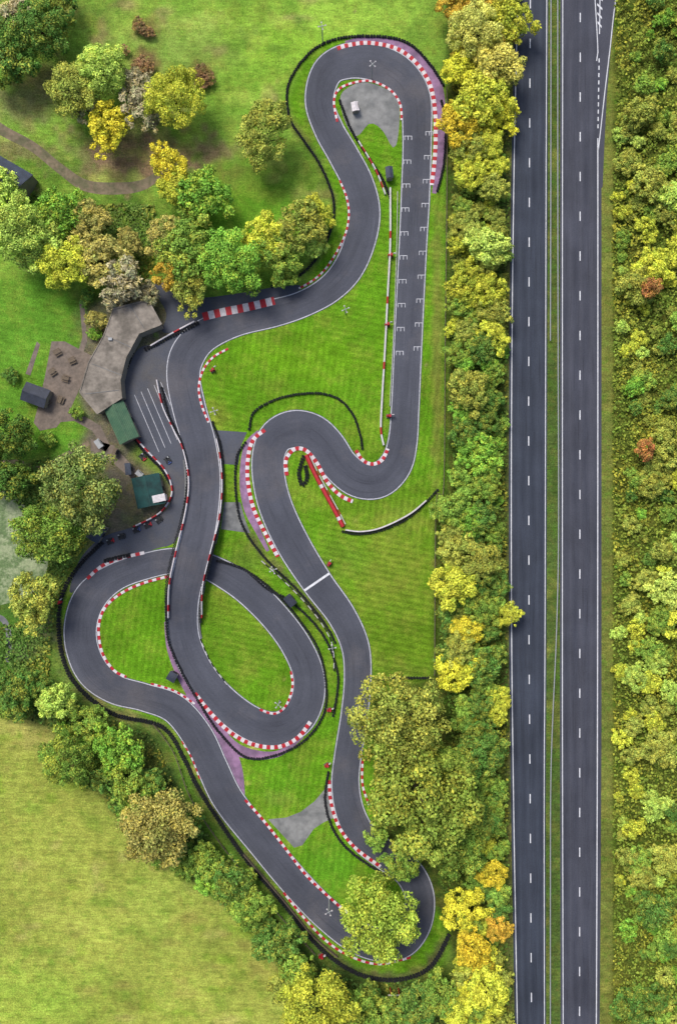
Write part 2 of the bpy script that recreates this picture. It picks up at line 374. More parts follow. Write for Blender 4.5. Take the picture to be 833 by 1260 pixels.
for i in range(7):
    y=-40+i*11; a=P(733+i*.3,y); c=P(742-i*.4,y+6); b.poly([(a[0],a[1]-.5,.05),(c[0],c[1]-.5,.05),(c[0],c[1],.05),(a[0],a[1],.05)])
struct(b.obj("road_marking",None,[M_white]))
def guardrail(pts,label):
    R,s=spline(pts,False,1.2); base=empty("guard_rail",(R[0,0],R[0,1],0)); thing(base,label,"crash barrier","steel crash barriers along the dual carriageway")
    R2=R.copy(); R2[:,:2]-=R[0,:2]
    sweep("rail",R2,s,[(-.04,.45),(-.11,.52),(-.04,.6),(-.11,.68),(-.04,.76),(.06,.76),(.06,.45)],mats=[M_steel],parent=base)
    p=MB()
    for q in R2[::2]: p.box((q[0],q[1],.35),(.1,.12,.7))
    p.obj("post",base,[M_steel])["kind"]="stuff"
guardrail([(685,-160),(685,200),(685.5,450),(686,600),(685.5,700),(683,790),(679,880),(676.5,960),(676,1100),(676,1420)],"long galvanised steel crash barrier on the grass central reservation")
guardrail([(676.8,-160),(676.5,200),(676,420)],"short galvanised steel crash barrier beside the inner carriageway edge")
# ---------------------------------------------------------------- kart track
BZ=2.6
T=[(513,170,37),(511,240,37),(508,300,36),(503,400,36),(498.5,500,36),(495,545,38),(486,573,42),(466,591,45),(441,590,46),(419,573,46),(403,549,46),(385,532,46),(362,528,48),(341,537,45),(331,558,42),(331,588,42),(340,625,43),(361,670,43),(390,716,40),(420,757,37),(437,795,36),(440,835,35),(436,880,35),(428,930,35),(425,965,36),(431,1000,37),(447,1030,38),(475,1053,38),(503,1074,38),(516,1103,38),(512,1135,40),(495,1158,42),(470,1163,42),(438,1152,42),(400,1123,40),(363,1085,39),(323,1037,39),(282,985,40),(262,945,40),(243,905,40),(215,872,38),(178,858,36),(142,848,38),(115,827,42),(101,795,42),(101,762,42),(114,732,42),(142,710,36),(178,697,34),(215,690,33),(250,695,33),(283,711,36),(312,732,38),(342,763,38),(365,795,39),(379,828,40),(379,858,42),(366,884,44),(342,897,44),(314,892,44),(284,872,42),(256,843,40),(236,811,40),(226,778,39,0.3),(226,737,40,1.8),(236,692,41,BZ),(247,642,42,1.8),(251,590,43,0.4),(245,545,43),(233,502,43),(226,463,43),(232,435,45),(252,413,42),(290,396,38),(338,385,36),(373,374,34),(405,356,36),(428,331,39),(443,296,40),(448,260,41),(440,225,40),(422,190,39),(404,158,38),(393,124,37),(402,90,40),(425,76,45),(456,76,47),(489,90,46),(510,120,41)]
track=struct(ribbon("kart_track",T,0.06,M_track,True,step=0.8))
TR,Ts=spline(T,True,0.8)
wz=TR[:,3]
for sg in(1,-1):
    n=len(TR); e=sg*(TR[:,2]*S/2-0.22); w=0.19
    pr=np.stack([np.stack([e+w/2,np.full(n,.08)],1),np.stack([e-w/2,np.full(n,.08)],1)],1)
    struct(sweep("track_marking",TR,Ts,pr,True,zadd=wz,mats=[M_whitew],caps=False))
br=empty("bridge",P(236,692)+(0,)); thing(br,"low concrete bridge carrying the kart track over itself","bridge")
idx=np.where(wz>0.08)[0]; Rb=TR[idx].copy(); off=np.array(P(236,692)); NN=normals(TR,True)[idx]
deck=MB(); walls={}
for sg in(1,-1):
    for i in range(len(idx)-1):
        e=[Rb[j,:2]+NN[j]*sg*(Rb[j,2]*S/2+0.02)-off for j in(i,i+1)]
        o2=[Rb[j,:2]+NN[j]*sg*(Rb[j,2]*S/2+0.32)-off for j in(i,i+1)]
        pyy=630-Rb[i,1]/S
        gap=668<pyy<718
        zt=[Rb[i,3]+.08,Rb[i+1,3]+.08]; zb=[zt[0]-.5,zt[1]-.5] if gap else [0,0]
        tgt=deck if gap else walls.setdefault((sg,pyy<690),MB())
        for q in(e,o2): tgt.poly([(q[0][0],q[0][1],max(0,zb[0])),(q[1][0],q[1][1],max(0,zb[1])),(q[1][0],q[1][1],zt[1]),(q[0][0],q[0][1],zt[0])])
        tgt.poly([(e[0][0],e[0][1],zt[0]),(e[1][0],e[1][1],zt[1]),(o2[1][0],o2[1][1],zt[1]),(o2[0][0],o2[0][1],zt[0])])
for i in range(len(idx)-1):
    pyy=630-Rb[i,1]/S
    if 668<pyy<718:
        a=Rb[i,:2]-off;c=Rb[i+1,:2]-off;h=Rb[i,2]*S/2+.3; z=Rb[i,3]-.4
        deck.poly([tuple(a-NN[i]*h)+(z,),tuple(a+NN[i]*h)+(z,),tuple(c+NN[i+1]*h)+(z,),tuple(c-NN[i+1]*h)+(z,)])
for y in(667,719):
    i=int(np.argmin(np.abs((630-Rb[:,1]/S)-y))); a=Rb[i,:2]-off; h=Rb[i,2]*S/2; z=Rb[i,3]
    walls.setdefault((0,y),MB()).poly([tuple(a-NN[i]*h)+(0,),tuple(a+NN[i]*h)+(0,),tuple(a+NN[i]*h)+(z,),tuple(a-NN[i]*h)+(z,)])
for q in walls.values(): q.obj("abutment_wall",br,[M_conc])
deck.obj("deck",br,[M_conc])
i=int(np.argmin(np.hypot(TR[:,0]-P(390,716)[0],TR[:,1]-P(390,716)[1]))); N=normals(TR,True)
a=TR[i,:2];tn=np.array([N[i,1],-N[i,0]]);h=3.3
b=MB(); b.poly([tuple(a-N[i]*h-tn*.25)+(.085,),tuple(a-N[i]*h+tn*.25)+(.085,),tuple(a+N[i]*h+tn*.25)+(.085,),tuple(a+N[i]*h-tn*.25)+(.085,)][::-1])
struct(b.obj("track_marking",None,[M_white]))
b=MB()
def slot(x,y):
    cx,cy=P(x,y); z=.085
    def rct(x0,y0,x1,y1): b.poly([(cx+x0,cy+y0,z),(cx+x1,cy+y0,z),(cx+x1,cy+y1,z),(cx+x0,cy+y1,z)])
    rct(-.85,.35,.85,.49)
    for u in(-.85,-.07,.71): rct(u,-.45,u+.14,.349)
for i in range(10):
    slot(502-1.15*i,170+29.4*i); slot(528-1.6*i,164.5+29.4*i)
struct(b.obj("grid_marking",None,[M_whitew]))
struct(sheet("pit_lane",[(262,392),(225,404),(200,422),(172,428),(158,455),(150,482),(157,512),(170,545),(190,568),(206,590),(212,612),(200,632),(165,648),(125,662),(98,690),(86,730),(104,716),(140,696),(190,676),(214,668),(228,640),(236,605),(234,570),(222,530),(212,480),(216,440),(240,412)],0.035,M_pit))
struct(sheet("access_road",[(188,352),(212,349),(238,366),(300,360),(345,352),(372,352),(352,366),(300,382),(256,396),(222,408),(200,408),(205,385)],0.025,M_pit))
struct(sheet("pavement",[(419,118),(436,104),(455,102),(482,114),(491,130),(490,165),(484,182),(470,160),(455,152),(438,168),(424,148)],0.03,M_conl))
struct(sheet("pavement",[(262,529),(304,532),(297,548),(293,572),(274,571),(270,550)],0.02,M_pit,False)); struct(sheet("pavement",[(276,618),(296,618),(302,640),(308,656),(272,651)],0.02,M_conc,False))
struct(sheet("pavement",[(330,1008),(352,1006),(370,999),(387,986),(404,966),(409,990),(411,1006),(398,1012),(386,1020),(372,1040),(362,1043)],0.02,M_conl,False))
struct(sheet("patio",[(64,420),(80,420),(114,438),(106,462),(96,484),(86,506),(70,526),(50,530),(42,520),(50,490),(56,462)],0.03,M_pave,False))
for q in([(46,420),(50,424),(38,462),(32,460)],[(74,500),(98,508),(124,524),(136,548),(130,556),(114,530),(92,518),(66,520)],[(98,370),(104,372),(108,420),(102,436),(97,432),(102,415)],[(112,540),(140,548),(168,578),(165,592),(140,570),(112,560)]): struct(sheet("path",q,0.02,M_pave,False))
struct(ribbon("path",[(-160,60,14),(-40,125,14),(0,158,13),(40,180,12),(75,208,12),(105,228,14),(140,232,15),(175,228,13),(200,212,9)],0.02,M_path))
struct(ribbon("path",[(-20,572,5),(20,568,5),(50,576,5),(80,560,5),(110,545,6)],0.02,M_path))
struct(ribbon("path",[(-20,758,8),(4,762,7),(12,785,7),(10,815,6)],0.02,M_conc))
mw,t_,b_=nt("pond_water",0.45,0.3); g_=geo(t_)
wc=mixc(t_,mapr(t_,noise(t_,g_,0.3,7,.75),0.44,0.56,0,1),C(156,168,128),C(96,122,72)); t_.links.new(scalec(t_,wc,mapr(t_,noise(t_,g_,1.6,5,.8),.3,.7,.65,1.35)),b_.inputs["Base Color"])
struct(sheet("pond_water",[(-120,600),(-30,590),(20,612),(42,640),(60,690),(40,730),(0,745),(-60,760),(-130,720)],0.015,mw))
b=MB()
for i in range(5):
    a=P(166+i*8,486-i*4);c=P(196+i*7.5,556-i*5); d=Vector((c[0]-a[0],c[1]-a[1])).normalized(); n=Vector((-d.y,d.x))*.06
    b.poly([(a[0]-n.x,a[1]-n.y,.05),(c[0]-n.x,c[1]-n.y,.05),(c[0]+n.x,c[1]+n.y,.05),(a[0]+n.x,a[1]+n.y,.05)][::-1])
struct(b.obj("pit_marking",None,[M_whitew]))
for ai,q in enumerate([[(425,53,5),(450,49,8),(490,56,11),(522,79,13),(538,107,13),(542,150,13),(540,200,12),(534,238,5)],
         [(319,531,5),(305,550,10),(300,590,10),(305,625,10),(319,656,7),(330,678,4)],
         [(205,765,5),(210,797,9),(224,830,13),(247,870,15),(270,903,16),(298,925,14),(340,928,8),(372,906,5)],
         [(182,846,7),(215,855,10),(245,874,15),(272,905,18),(290,945,16),(299,985,6)],
         [(350,553,4),(345,566,6),(345,590,3)]]):
    R,s=spline(q,False,.7); n=len(R); zz=.038+.004*ai
    pr=np.stack([np.stack([R[:,2]*S/2,np.full(n,zz)],1),np.stack([-R[:,2]*S/2,np.full(n,zz)],1)],1)
    struct(sweep("painted_apron",R,s,pr,mats=[M_purple],caps=False))
def kerb(pts,w,bl,label):
    if w<1.5: w*=.72; bl*=.85
    R,s=spline(pts,False,bl/2)
    o=sweep("kerb",R,s,[(w/2,.0),(w/2,.11),(0,.13),(-w/2,.11),(-w/2,.0)],blocks=s[1]*2,mats=[M_red,M_kwhite])
    return thing(o,label,"kerb","red and white painted kerbs around the kart track")
LK="thin red and white striped kerb edging the inside of a bend"
LW="broad red and white striped kerb beside the purple run-off"
kerb([(415,60),(428,56),(455,53),(490,61),(515,81),(530,108),(535.5,145),(535,190),(531,228)],1.25,1.0,LW)
kerb([(415,150),(411,125),(417,110),(435,102),(457,100),(480,111),(492,128),(494,148)],.7,.9,LK)
kerb([(418,222),(427,245),(429,268),(423,293),(405,325),(388,343),(368,355)],.6,.9,LK)
kerb([(250,390),(275,384),(305,378),(338,370)],1.8,1.3,"wide flat kerb with large red and white blocks at the pit entry")
kerb([(281,429),(262,440),(250,456),(245,476),(248,497),(257,520)],.65,.9,LK)
kerb([(438,554),(446,566),(458,571),(470,566),(477,552)],1.1,.9,LK)
kerb([(326,529),(312,541),(306,560),(305,590),(312,625),(326,655),(342,685)],1.2,1.0,LW)
kerb([(353,585),(352,566),(362,553),(376,554),(390,570),(402,592),(418,609),(434,617)],1.2,1.0,"broad red and white striped kerb around the tight hairpin")
kerb([(108,712),(125,697),(145,688),(178,680)],1.0,1.2,"broad red and white striped kerb on the outside of the loop")
kerb([(208,709),(175,718),(148,731),(129,749),(122,772),(126,802),(140,824),(156,833)],.8,1.1,LK)
kerb([(240,853),(262,880),(285,902),(312,916),(342,919),(366,908),(382,888)],1.25,1.0,LW)
kerb([(358,826),(360,845),(352,868),(338,878),(320,873)],.7,.9,LK)
kerb([(186,841),(215,850),(240,866)],.6,.9,LK)
kerb([(302,984),(325,1010),(350,1042),(378,1078),(412,1110),(428,1124)],.8,1.0,"red and white striped kerb on the narrow run to the last bend")
kerb([(405,960),(407,985),(416,1015),(436,1042),(468,1066)],1.0,1.0,"worn red and white kerb running under the trees")
kerb([(446,935),(446,965),(454,990)],.7,1.0,"faded red and brown kerb beside the oak trees")
kerb([(349,1098),(375,1130),(402,1158),(430,1176),(465,1186),(505,1178)],.7,1.1,"worn red and white kerb outside the bottom bend")
kerb([(224,912),(236,932),(246,958)],.45,1.0,LK)
prof=[(.33,0),(.34,.2),(.3,.23),(.34,.26),(.34,.44),(.29,.5),(.17,.49),(.15,.1)]
def tyre_wall(pts,label,double=False):
    R,s=spline([p if len(p)!=3 else (p[0],p[1],0,p[2]) for p in pts],False,.62); N=normals(R)
    pr=np.array(prof); k=len(prof); ns=8; ang=np.arange(ns)*2*np.pi/ns
    base=np.zeros((ns,k,3)); base[...,0]=np.cos(ang)[:,None]*pr[:,0]; base[...,1]=np.sin(ang)[:,None]*pr[:,0]; base[...,2]=pr[:,1]
    base=base.reshape(-1,3); F=[]
    for i in range(ns):
        for j in range(k-1): F.append((i*k+j,((i+1)%ns)*k+j,((i+1)%ns)*k+j+1,i*k+j+1))
    F=np.array(F); cs=[]
    base[:,:2]*=.8 if double else .88
    for i,q in enumerate(R):
        z=q[3] if len(q)>3 else 0
        for o in((.2,-.2) if double else (0,)):
            cs.append((q[0]+N[i,0]*o+random.uniform(-.05,.05),q[1]+N[i,1]*o+random.uniform(-.05,.05),z+random.uniform(-.05,.05)))
    cs=np.array(cs); co=(base[None]+cs[:,None]).reshape(-1,3); ff=(F[None]+(np.arange(len(cs))*len(base))[:,None,None]).reshape(-1,4)
    o=link("tyre_wall",fastmesh("tyre_wall",co,ff),None,[M_black]); return thing(o,label,"tyre wall","tyre walls around the kart track")
LT="long wall of stacked black tyres bordering the kart track"
tyre_wall([(353,128),(355,105),(370,78),(395,56),(430,46),(480,47),(508,58),(532,84),(545,105)],"curved wall of stacked black tyres around the top hairpin")
tyre_wall([(353,128),(358,150),(375,175),(392,200),(405,228),(411,252),(408,280),(392,315),(365,342),(335,353)],LT)
tyre_wall([(307,528),(314,506),(345,490),(385,484),(415,490),(434,510),(443,535),(446,552)],"thin curved row of black tyres across the infield grass")
tyre_wall([(418,125),(432,160),(452,192),(470,220),(480,245)],LT)
tyre_wall([(543,125),(548,150),(546,200),(538,235)],LT)
tyre_wall([(422,654),(440,657),(470,652),(505,635),(538,603)],"wall of black tyres topped by a white rail on the grass")
tyre_wall([(200,478),(208,510),(222,540),(231,575,.4),(228,620,1.2),(216,668,2.3),(206,715,2.3),(205,755,1.2),(208,788,.3),(222,822),(246,865),(272,903),(305,932),(345,927),(378,908),(399,876),(401,840),(392,800),(370,765),(340,730),(305,703),(272,690)],"very long wall of black tyres following the bridge and loop",False)
tyre_wall([(262,520),(272,550),(275,590,.4),(271,640,1.6),(259,690,2.6),(249,728,1.9),(247,765,.6)],"wall of black tyres along the edge of the bridge")
tyre_wall([(126,668),(100,694),(80,725),(73,765),(79,812),(98,846),(140,878),(200,894),(228,935),(246,972),(298,1050),(348,1110),(388,1160),(435,1195),(485,1205),(528,1190),(552,1150)],"very long wall of black tyres beside the pasture hedge",True)
tyre_wall([(268,690),(300,700),(330,725),(355,738),(385,765),(405,795),(416,835),(410,880)],LT)
tyre_wall([(302,545),(292,562),(290,600),(298,645),(325,685),(368,728),(400,768),(412,790)],LT)
tyre_wall([(404,950),(400,985),(410,1020),(432,1048),(473,1076)],LT)
tyre_wall([(458,838),(480,834),(530,834)],"straight row of black tyres at the end of the grass")
tyre_wall([(165,538),(177,555),(198,576),(209,594)],"short wall of black tyres beside the pit sheds")
tyre_wall([(150,500),(152,470),(166,428)],"short wall of black tyres in front of the flat-roofed clubhouse")
tyre_wall([(180,430),(210,414),(244,398)],"straight row of black tyres at the pit entry",True)
tyre_wall([(130,690),(145,686),(160,683)],"stacked black tyres behind the kerb of the loop",True)
tyre_wall([(374,562),(370,572),(368,585),(372,597),(378,588),(376,574)],"stacked black tyres piled in a wedge inside the hairpin",True)
def barrier(pts,w,h,mats,bl,label,cat="barrier",mip=None):
    R,s=spline([p if len(p)!=3 else (p[0],p[1],0,p[2]) for p in pts],False,bl/2)
    za=R[:,3] if R.shape[1]>3 else None
    o=sweep("safety_barrier",R,s,[(w/2,0),(w/2,h*.3),(w*.3,h),(-w*.3,h),(-w/2,h*.3),(-w/2,0)],zadd=za,blocks=s[1]*2,mats=mats,mipat=mip)
    return thing(o,label,cat,"plastic and painted safety barriers around the kart track")
barrier([(480,232),(480,300),(477,360),(473.5,430),(470,490),(468.5,528),(472,548)],.45,.8,[M_kwhite,M_red],1.6,"long white plastic safety barrier dividing the two straights","barrier",[0,0,0,0,0,0,1,0,0])
barrier([(489,236),(488,300),(484.5,400),(479.5,500)],.12,.4,[M_kwhite,M_kwhite],1.0,"thin white rail along the start straight")
barrier([(377,560),(388,584),(402,610),(414,632),(422,648)],1.0,.8,[M_red,M_kwhite],.8,"thick red safety barrier with white joints behind the hairpin","barrier",[0]*9+[1])
barrier([(381.5,561),(392,583),(406,609),(418,631),(425,645)],.22,.6,[M_kwhite,M_red],1.2,"thin white rail beside the thick red barrier","barrier",[0,0,0,1])
barrier([(425,652),(445,654),(470,649),(503,633),(524,616)],.35,.9,[M_kwhite,M_kwhite],1.5,"curved white safety barrier beside the black tyres")
barrier([(194,468),(201,500),(214,528),(226,553,.0),(233,590,.5),(229,630,1.6),(217,680,2.6),(209,720,2.4),(208,760,1)],.35,.9,[M_kwhite,M_red],1.5,"red and white barrier between the pit lane and the track","barrier",[0,0,1,0])
barrier([(267,540),(272,565,.2),(274,600,.6),(270,640,1.7),(259,682,2.7),(250,722,2.0),(249,760,.7)],.3,.9,[M_kwhite,M_red],1.5,"red and white barrier on the bridge edge","barrier",[0,0,1])
barrier([(169,541),(185,558),(202,576),(211,594),(211,612),(196,632),(165,648)],.4,.8,[M_red,M_kwhite],1.3,"red and white barrier beside the green sheds")
barrier([(147,478),(153,450),(168,422)],.4,1.0,[M_kwhite,M_kwhite],1.3,"low white barrier in front of the clubhouse")
barrier([(186,426),(210,412),(240,396)],.45,.7,[M_kwhite,M_red],1.5,"white barrier with red ends at the pit entry","barrier",[0,0,0,0,1])
barrier([(300,1050),(346,1103),(385,1150),(415,1176)],.25,.8,[M_wood,M_wood],2,"brown timber rail beside the lower track")
barrier([(247,786),(260,815),(280,842)],.2,.5,[M_black,M_kwhite],1,"thin black and white barrier inside the loop")
barrier([(322,690),(350,715),(385,752),(408,790),(411,825)],.2,.7,[M_kwhite,M_black],1.2,"thin white rail following the tyre wall")
barrier([(441,175),(462,210),(474,240)],.35,.8,[M_kwhite,M_red],1.5,"red and white barrier beside the apex shed")
def fence(pts,label):
    R,s=spline(pts,False,1.0); base=empty("fence",(R[0,0],R[0,1],0)); thing(base,label,"fence"); R2=R.copy(); R2[:,:2]-=R[0,:2]
    for z in(.5,1.0): sweep("rail",R2,s,[(.04,z),(.04,z+.12),(-.04,z+.12),(-.04,z)],mats=[M_wood],parent=base)
    p=MB()
    for q in R2[::2]: p.box((q[0],q[1],.6),(.14,.14,1.2))
    p.obj("post",base,[M_wood])["kind"]="stuff"
fence([(549,110),(549,240),(547,420),(545,600),(536,620),(534,830)],"long brown timber fence between the lawn and the trees")
fence([(190,890),(215,925),(238,985),(290,1060),(345,1125),(388,1172)],"brown timber fence along the pasture hedge")
# ---------------------------------------------------------------- buildings
def gable(name,cx,cy,L,W,h,rh,rot,roof,label,wall=M_wall,door=True,cat="shed",flat=False):
    x,y=P(cx,cy,h); e=empty(name,(x,y,0)); e.rotation_euler=(0,0,rot); thing(e,label,cat)
    w=MB()
    hw,hl=W/2-.15,L/2-.15
    for a,b2 in(((-hw,-hl),(hw,-hl)),((hw,-hl),(hw,hl)),((hw,hl),(-hw,hl)),((-hw,hl),(-hw,-hl))): w.poly([(a[0],a[1],0),(b2[0],b2[1],0),(b2[0],b2[1],h),(a[0],a[1],h)])
    if not flat:
        for s_ in(-1,1): w.poly([(-hw,s_*hl,h),(hw,s_*hl,h),(0,s_*hl,h+rh)])
    w.obj("wall",e,[wall])
    r=MB()
    if flat: r.box((0,0,h+.1),(W,L,.2))
    else:
        for s_ in(-1,1):
            for i in range(2):
                dz=.1*i-.02
                r.poly([(0,-L/2,h+rh+dz),(0,L/2,h+rh+dz),(s_*W/2,L/2,h+dz),(s_*W/2,-L/2,h+dz)])
        r.box((0,0,h+rh+.1),(.3,L+.02,.1))
    r.obj("roof",e,[roof])
    if door:
        MB().box((hw+.03,0,1.0),(.06,min(1.0,L*.5),2.0)).obj("door",e,[M_dark])
        MB().box((hw+.04,L*.32,1.5),(.06,min(.9,L*.2),.8)).obj("window",e,[M_glass])
    return e
cp=[(140,379),(183,368),(200,399),(172,410),(156,440),(149,468),(151,490),(120,510),(98,483),(109,446),(128,412)]
cx,cy=P(145,440,3.4); ch=empty("clubhouse",(cx,cy,0)); thing(ch,"grey flat-roofed angular clubhouse beside the pit lane","building")
Q=[(P(p[0],p[1],3.4)[0]-cx,P(p[0],p[1],3.4)[1]-cy) for p in cp]
w=MB()
for i in range(len(Q)):
    a,c=Q[i],Q[(i+1)%len(Q)]; w.poly([(a[0]*.97,a[1]*.97,0),(c[0]*.97,c[1]*.97,0),(c[0]*.97,c[1]*.97,3.1),(a[0]*.97,a[1]*.97,3.1)][::-1])
w.obj("wall",ch,[M_wall])
r=MB(); tr=mathutils.geometry.tessellate_polygon([[Vector((q[0],q[1],0)) for q in Q]])
for t in tr: r.poly([(Q[i][0],Q[i][1],3.4) for i in t])
for i in range(len(Q)):
    a,c=Q[i],Q[(i+1)%len(Q)]; r.poly([(a[0],a[1],3.05),(c[0],c[1],3.05),(c[0],c[1],3.55),(a[0],a[1],3.55)])
    a2,c2=(a[0]*.965,a[1]*.965),(c[0]*.965,c[1]*.965); r.poly([(a[0],a[1],3.55),(c[0],c[1],3.55),(c2[0],c2[1],3.55),(a2[0],a2[1],3.55)]); r.poly([(a2[0],a2[1],3.55),(c2[0],c2[1],3.55),(c2[0],c2[1],3.4),(a2[0],a2[1],3.4)])
r.obj("roof",ch,[M_roofc])
for a,c in(((112,447),(151,462)),((130,413),(163,428)),((103,485),(148,480)),((160,375),(178,404))):
    a=P(*a,3.4);c=P(*c,3.4); l=math.hypot(c[0]-a[0],c[1]-a[1]); MB().box(((a[0]+c[0])/2-cx,(a[1]+c[1])/2-cy,3.43),(l*.93,.12,.06),math.atan2(c[1]-a[1],c[0]-a[0])).obj("roof_joint",ch,[M_conc])
MB().box((-1.5,4,3.6),(.8,.6,.4)).obj("roof_vent",ch,[M_steel])
p0=P(151,478,0); MB().box((p0[0]-cx-.1,p0[1]-cy,1.05),(.12,1.2,2.1)).obj("door",ch,[M_dark])
MB().box((p0[0]-cx+.3,p0[1]-cy+3,1.5),(.12,1.8,1.0),-.25).obj("window",ch,[M_glass])
gable("shed",150,520,8.6,4.6,2.6,.8,math.radians(24),M_roofg,"green metal-roofed shed beside the pit lane")
gable("shed",183,604,6.8,6.2,2.5,.7,math.radians(12),M_rooft,"dark teal corrugated-roofed shed among the trees")
gable("container",196,613,2.8,1.6,3.0,.1,math.radians(102),M_kwhite,"small white storage cabin beside the teal shed",wall=M_kwhite,flat=True,cat="cabin")
gable("container",158,577,2.6,1.3,1.8,.1,math.radians(5),M_roofb,"small blue-grey storage box by the pit barrier",flat=True,cat="box")
gable("container",122,546,2.0,1.3,1.5,.1,math.radians(35),M_steel,"small pale storage box behind the green shed",flat=True,cat="box")
gable("container",172,583,1.6,1.2,1.4,.1,math.radians(50),M_steel,"small steel storage box behind the teal shed",flat=True,cat="box")
gable("container",142,556,1.8,1.0,1.3,.1,math.radians(-20),M_wood,"small wooden storage box on the yard paving",flat=True,cat="box")
gable("shed",44,486,5.6,4.2,2.3,.6,math.radians(70),M_roofd,"small garden shed with a dark panelled roof on the patio edge")
gable("house",8,222,9,8,3.5,2.4,math.radians(60),M_roofb,"slate-roofed building half hidden behind trees",cat="house")
gable("hut",479,212,2.5,1.6,2.1,.3,math.radians(5),M_roofb,"small grey marshal hut on the infield strip",cat="hut")
gable("hut",357,739,2.6,1.8,2.1,.3,math.radians(40),M_roofd,"small grey hut with a wooden base beside the tyre wall",cat="hut")
gable("hut",212,833,2.0,2.0,2.0,.3,math.radians(60),M_roofd,"small dark hut on the loop lawn",cat="hut")
gable("hut",119,655,4.0,3.0,2.2,.4,math.radians(-30),M_roofb,"grey-roofed storage hut beside the pond trees",cat="hut")
gable("hut",437,131,2.0,1.6,1.6,.2,math.radians(10),M_kwhite,"small white hut on the concrete hairpin island",cat="hut")
def kart(x,y,rot,body,label):
    X,Y=P(x,y); e=empty("go_kart",(X,Y,.05)); e.rotation_euler=(0,0,rot); thing(e,label,"kart","go-karts parked in the pit lane")
    m=MB(); m.box((0,0,.1),(1.5,.7,.06)); m.box((-.1,.5,.13),(.8,.22,.14)); m.box((-.1,-.5,.13),(.8,.22,.14)); m.obj("chassis",e,[M_dark])
    m=MB(); m.box((.82,0,.16),(.3,.95,.18),taper=.8); m.box((.45,0,.27),(.35,.3,.2),taper=.7); m.obj("nose_cone",e,[body])
    m=MB(); m.box((-.25,0,.2),(.4,.38,.08)); m.box((-.45,0,.42),(.08,.38,.4),taper=.85); m.obj("seat",e,[M_dark])
    m=MB(); m.box((-.5,.38,.26),(.32,.26,.26)); m.obj("engine",e,[M_steel])
    m=MB(); m.tube((.12,-.14,.46),(.16,-.14,.46),.02,.02)
    for i in range(8):
        a=i*math.pi/4; c=a+math.pi/4; m.tube((.14+.08*math.sin(a),.15*math.cos(a),.45+.11*math.sin(a)),(.14+.08*math.sin(c),.15*math.cos(c),.45+.11*math.sin(c)),.018,.018,5)
    m.obj("steering_wheel",e,[M_black])
    for wx,wy in((.55,.55),(.55,-.55),(-.55,.6),(-.55,-.6)): MB().tube((wx,wy-.09,.14),(wx,wy+.09,.14),.14,.14,12).obj("wheel",e,[M_black])
for q in((176,562,-.9,M_red),(168,652,.3,M_blue),(182,646,.35,M_red),(196,640,.6,M_dark),(150,660,.2,M_dark),(136,666,.3,M_red),(207,566,-1.0,M_blue)): kart(*q,{M_red:"red low racing kart parked in the pit lane",M_blue:"blue low racing kart parked in the pit lane",M_dark:"black low racing kart parked in the pit lane"}[q[3]])
def ptable(x,y,rot):
    X,Y=P(x,y); e=empty("picnic_table",(X,Y,.03)); e.rotation_euler=(0,0,rot); thing(e,"brown wooden picnic table on the patio","picnic table","picnic tables on the clubhouse patio")
    MB().box((0,0,.74),(1.6,.7,.06)).obj("table_top",e,[M_wood])
    for s_ in(-1,1): MB().box((0,s_*.65,.45),(1.6,.25,.05)).obj("seat",e,[M_wood])
    for s_ in(-1,1): m=MB(); m.box((s_*.6,0,.35),(.08,1.4,.08)); m.box((s_*.6,.25,.36),(.07,.09,.72),rx=.4); m.box((s_*.6,-.25,.36),(.07,.09,.72),rx=-.4); m.obj("leg",e,[M_wood])
for q in((72,434,.5),(90,444,.4),(66,458,.6),(82,466,-.3),(60,495,.6),(76,492,1.2)): ptable(*q)
def pole(x,y,h,label,rot=0,lamps=4):
    X,Y=P(x,y); e=empty("floodlight_pole",(X,Y,0)); e.rotation_euler=(0,0,rot); thing(e,label,"floodlight","floodlight poles around the kart track")
    MB().tube((0,0,0),(0,0,h),.13,.09).obj("pole",e,[M_steel])
    m=MB(); m.box((0,0,h),(1.6,.1,.1)); m.box((0,0,h-.11),(.1,1.6,.1)); m.obj("crossarm",e,[M_steel])
    for a,b2 in((1,0),(-1,0),(0,1),(0,-1))[:lamps]:
        MB().box((a*.75,b2*.75,h+.08),(.28,.24,.14),rx=.3).obj("lamp",e,[M_kwhite])
for q in((457,97,6,.7),(397,52,6,.2),(425,386,4,.4),(266,508,3,.3),(405,1106,6,.5),(344,862,4,.9),(409,794,4,.2),(338,700,4,.4)): pole(q[0],q[1],q[2],"slim grey floodlight pole with cross-arms beside the kerb",q[3])
def post(x,y,rot,label="red marshal post with a white board beside the track"):
    X,Y=P(x,y); e=empty("marshal_post",(X,Y,0)); e.rotation_euler=(0,0,rot); thing(e,label,"marshal post","marshal posts around the kart track")
    MB().box((0,0,.15),(1.1,.9,.3)).obj("platform",e,[M_wood])
    m=MB(); m.tube((-.3,0,.3),(-.3,0,1.0),.22,.2,9); m.tube((-.3,0,1.0),(-.3,0,1.12),.1,.05,7); m.obj("fire_extinguisher",e,[M_red])
    MB().box((.25,0,.9),(.55,.7,1.1),taper=.8).obj("cabinet",e,[M_red])
    MB().box((.9,.2,1.2),(.5,.12,.7)).obj("board",e,[M_kwhite])
for q in((480,315,0),(405,694,1),(402,941,.5),(75,741,.8),(395,1175,.3),(476,400,.2),(478,512,0),(262,456,.6),(405,873,.3),(245,655,.5)): post(*q)
X,Y=P(485,1215); e=empty("sign_gantry",(X,Y,0)); thing(e,"red and white pole frame standing outside the bottom bend","sign frame")
for s_ in(-1,1): MB().tube((s_*.9,0,0),(s_*.9,0,3),.12,.1).obj("post",e,[M_red])
MB().box((0,0,2.9),(3.0,.18,.25)).obj("crossbar",e,[M_kwhite])
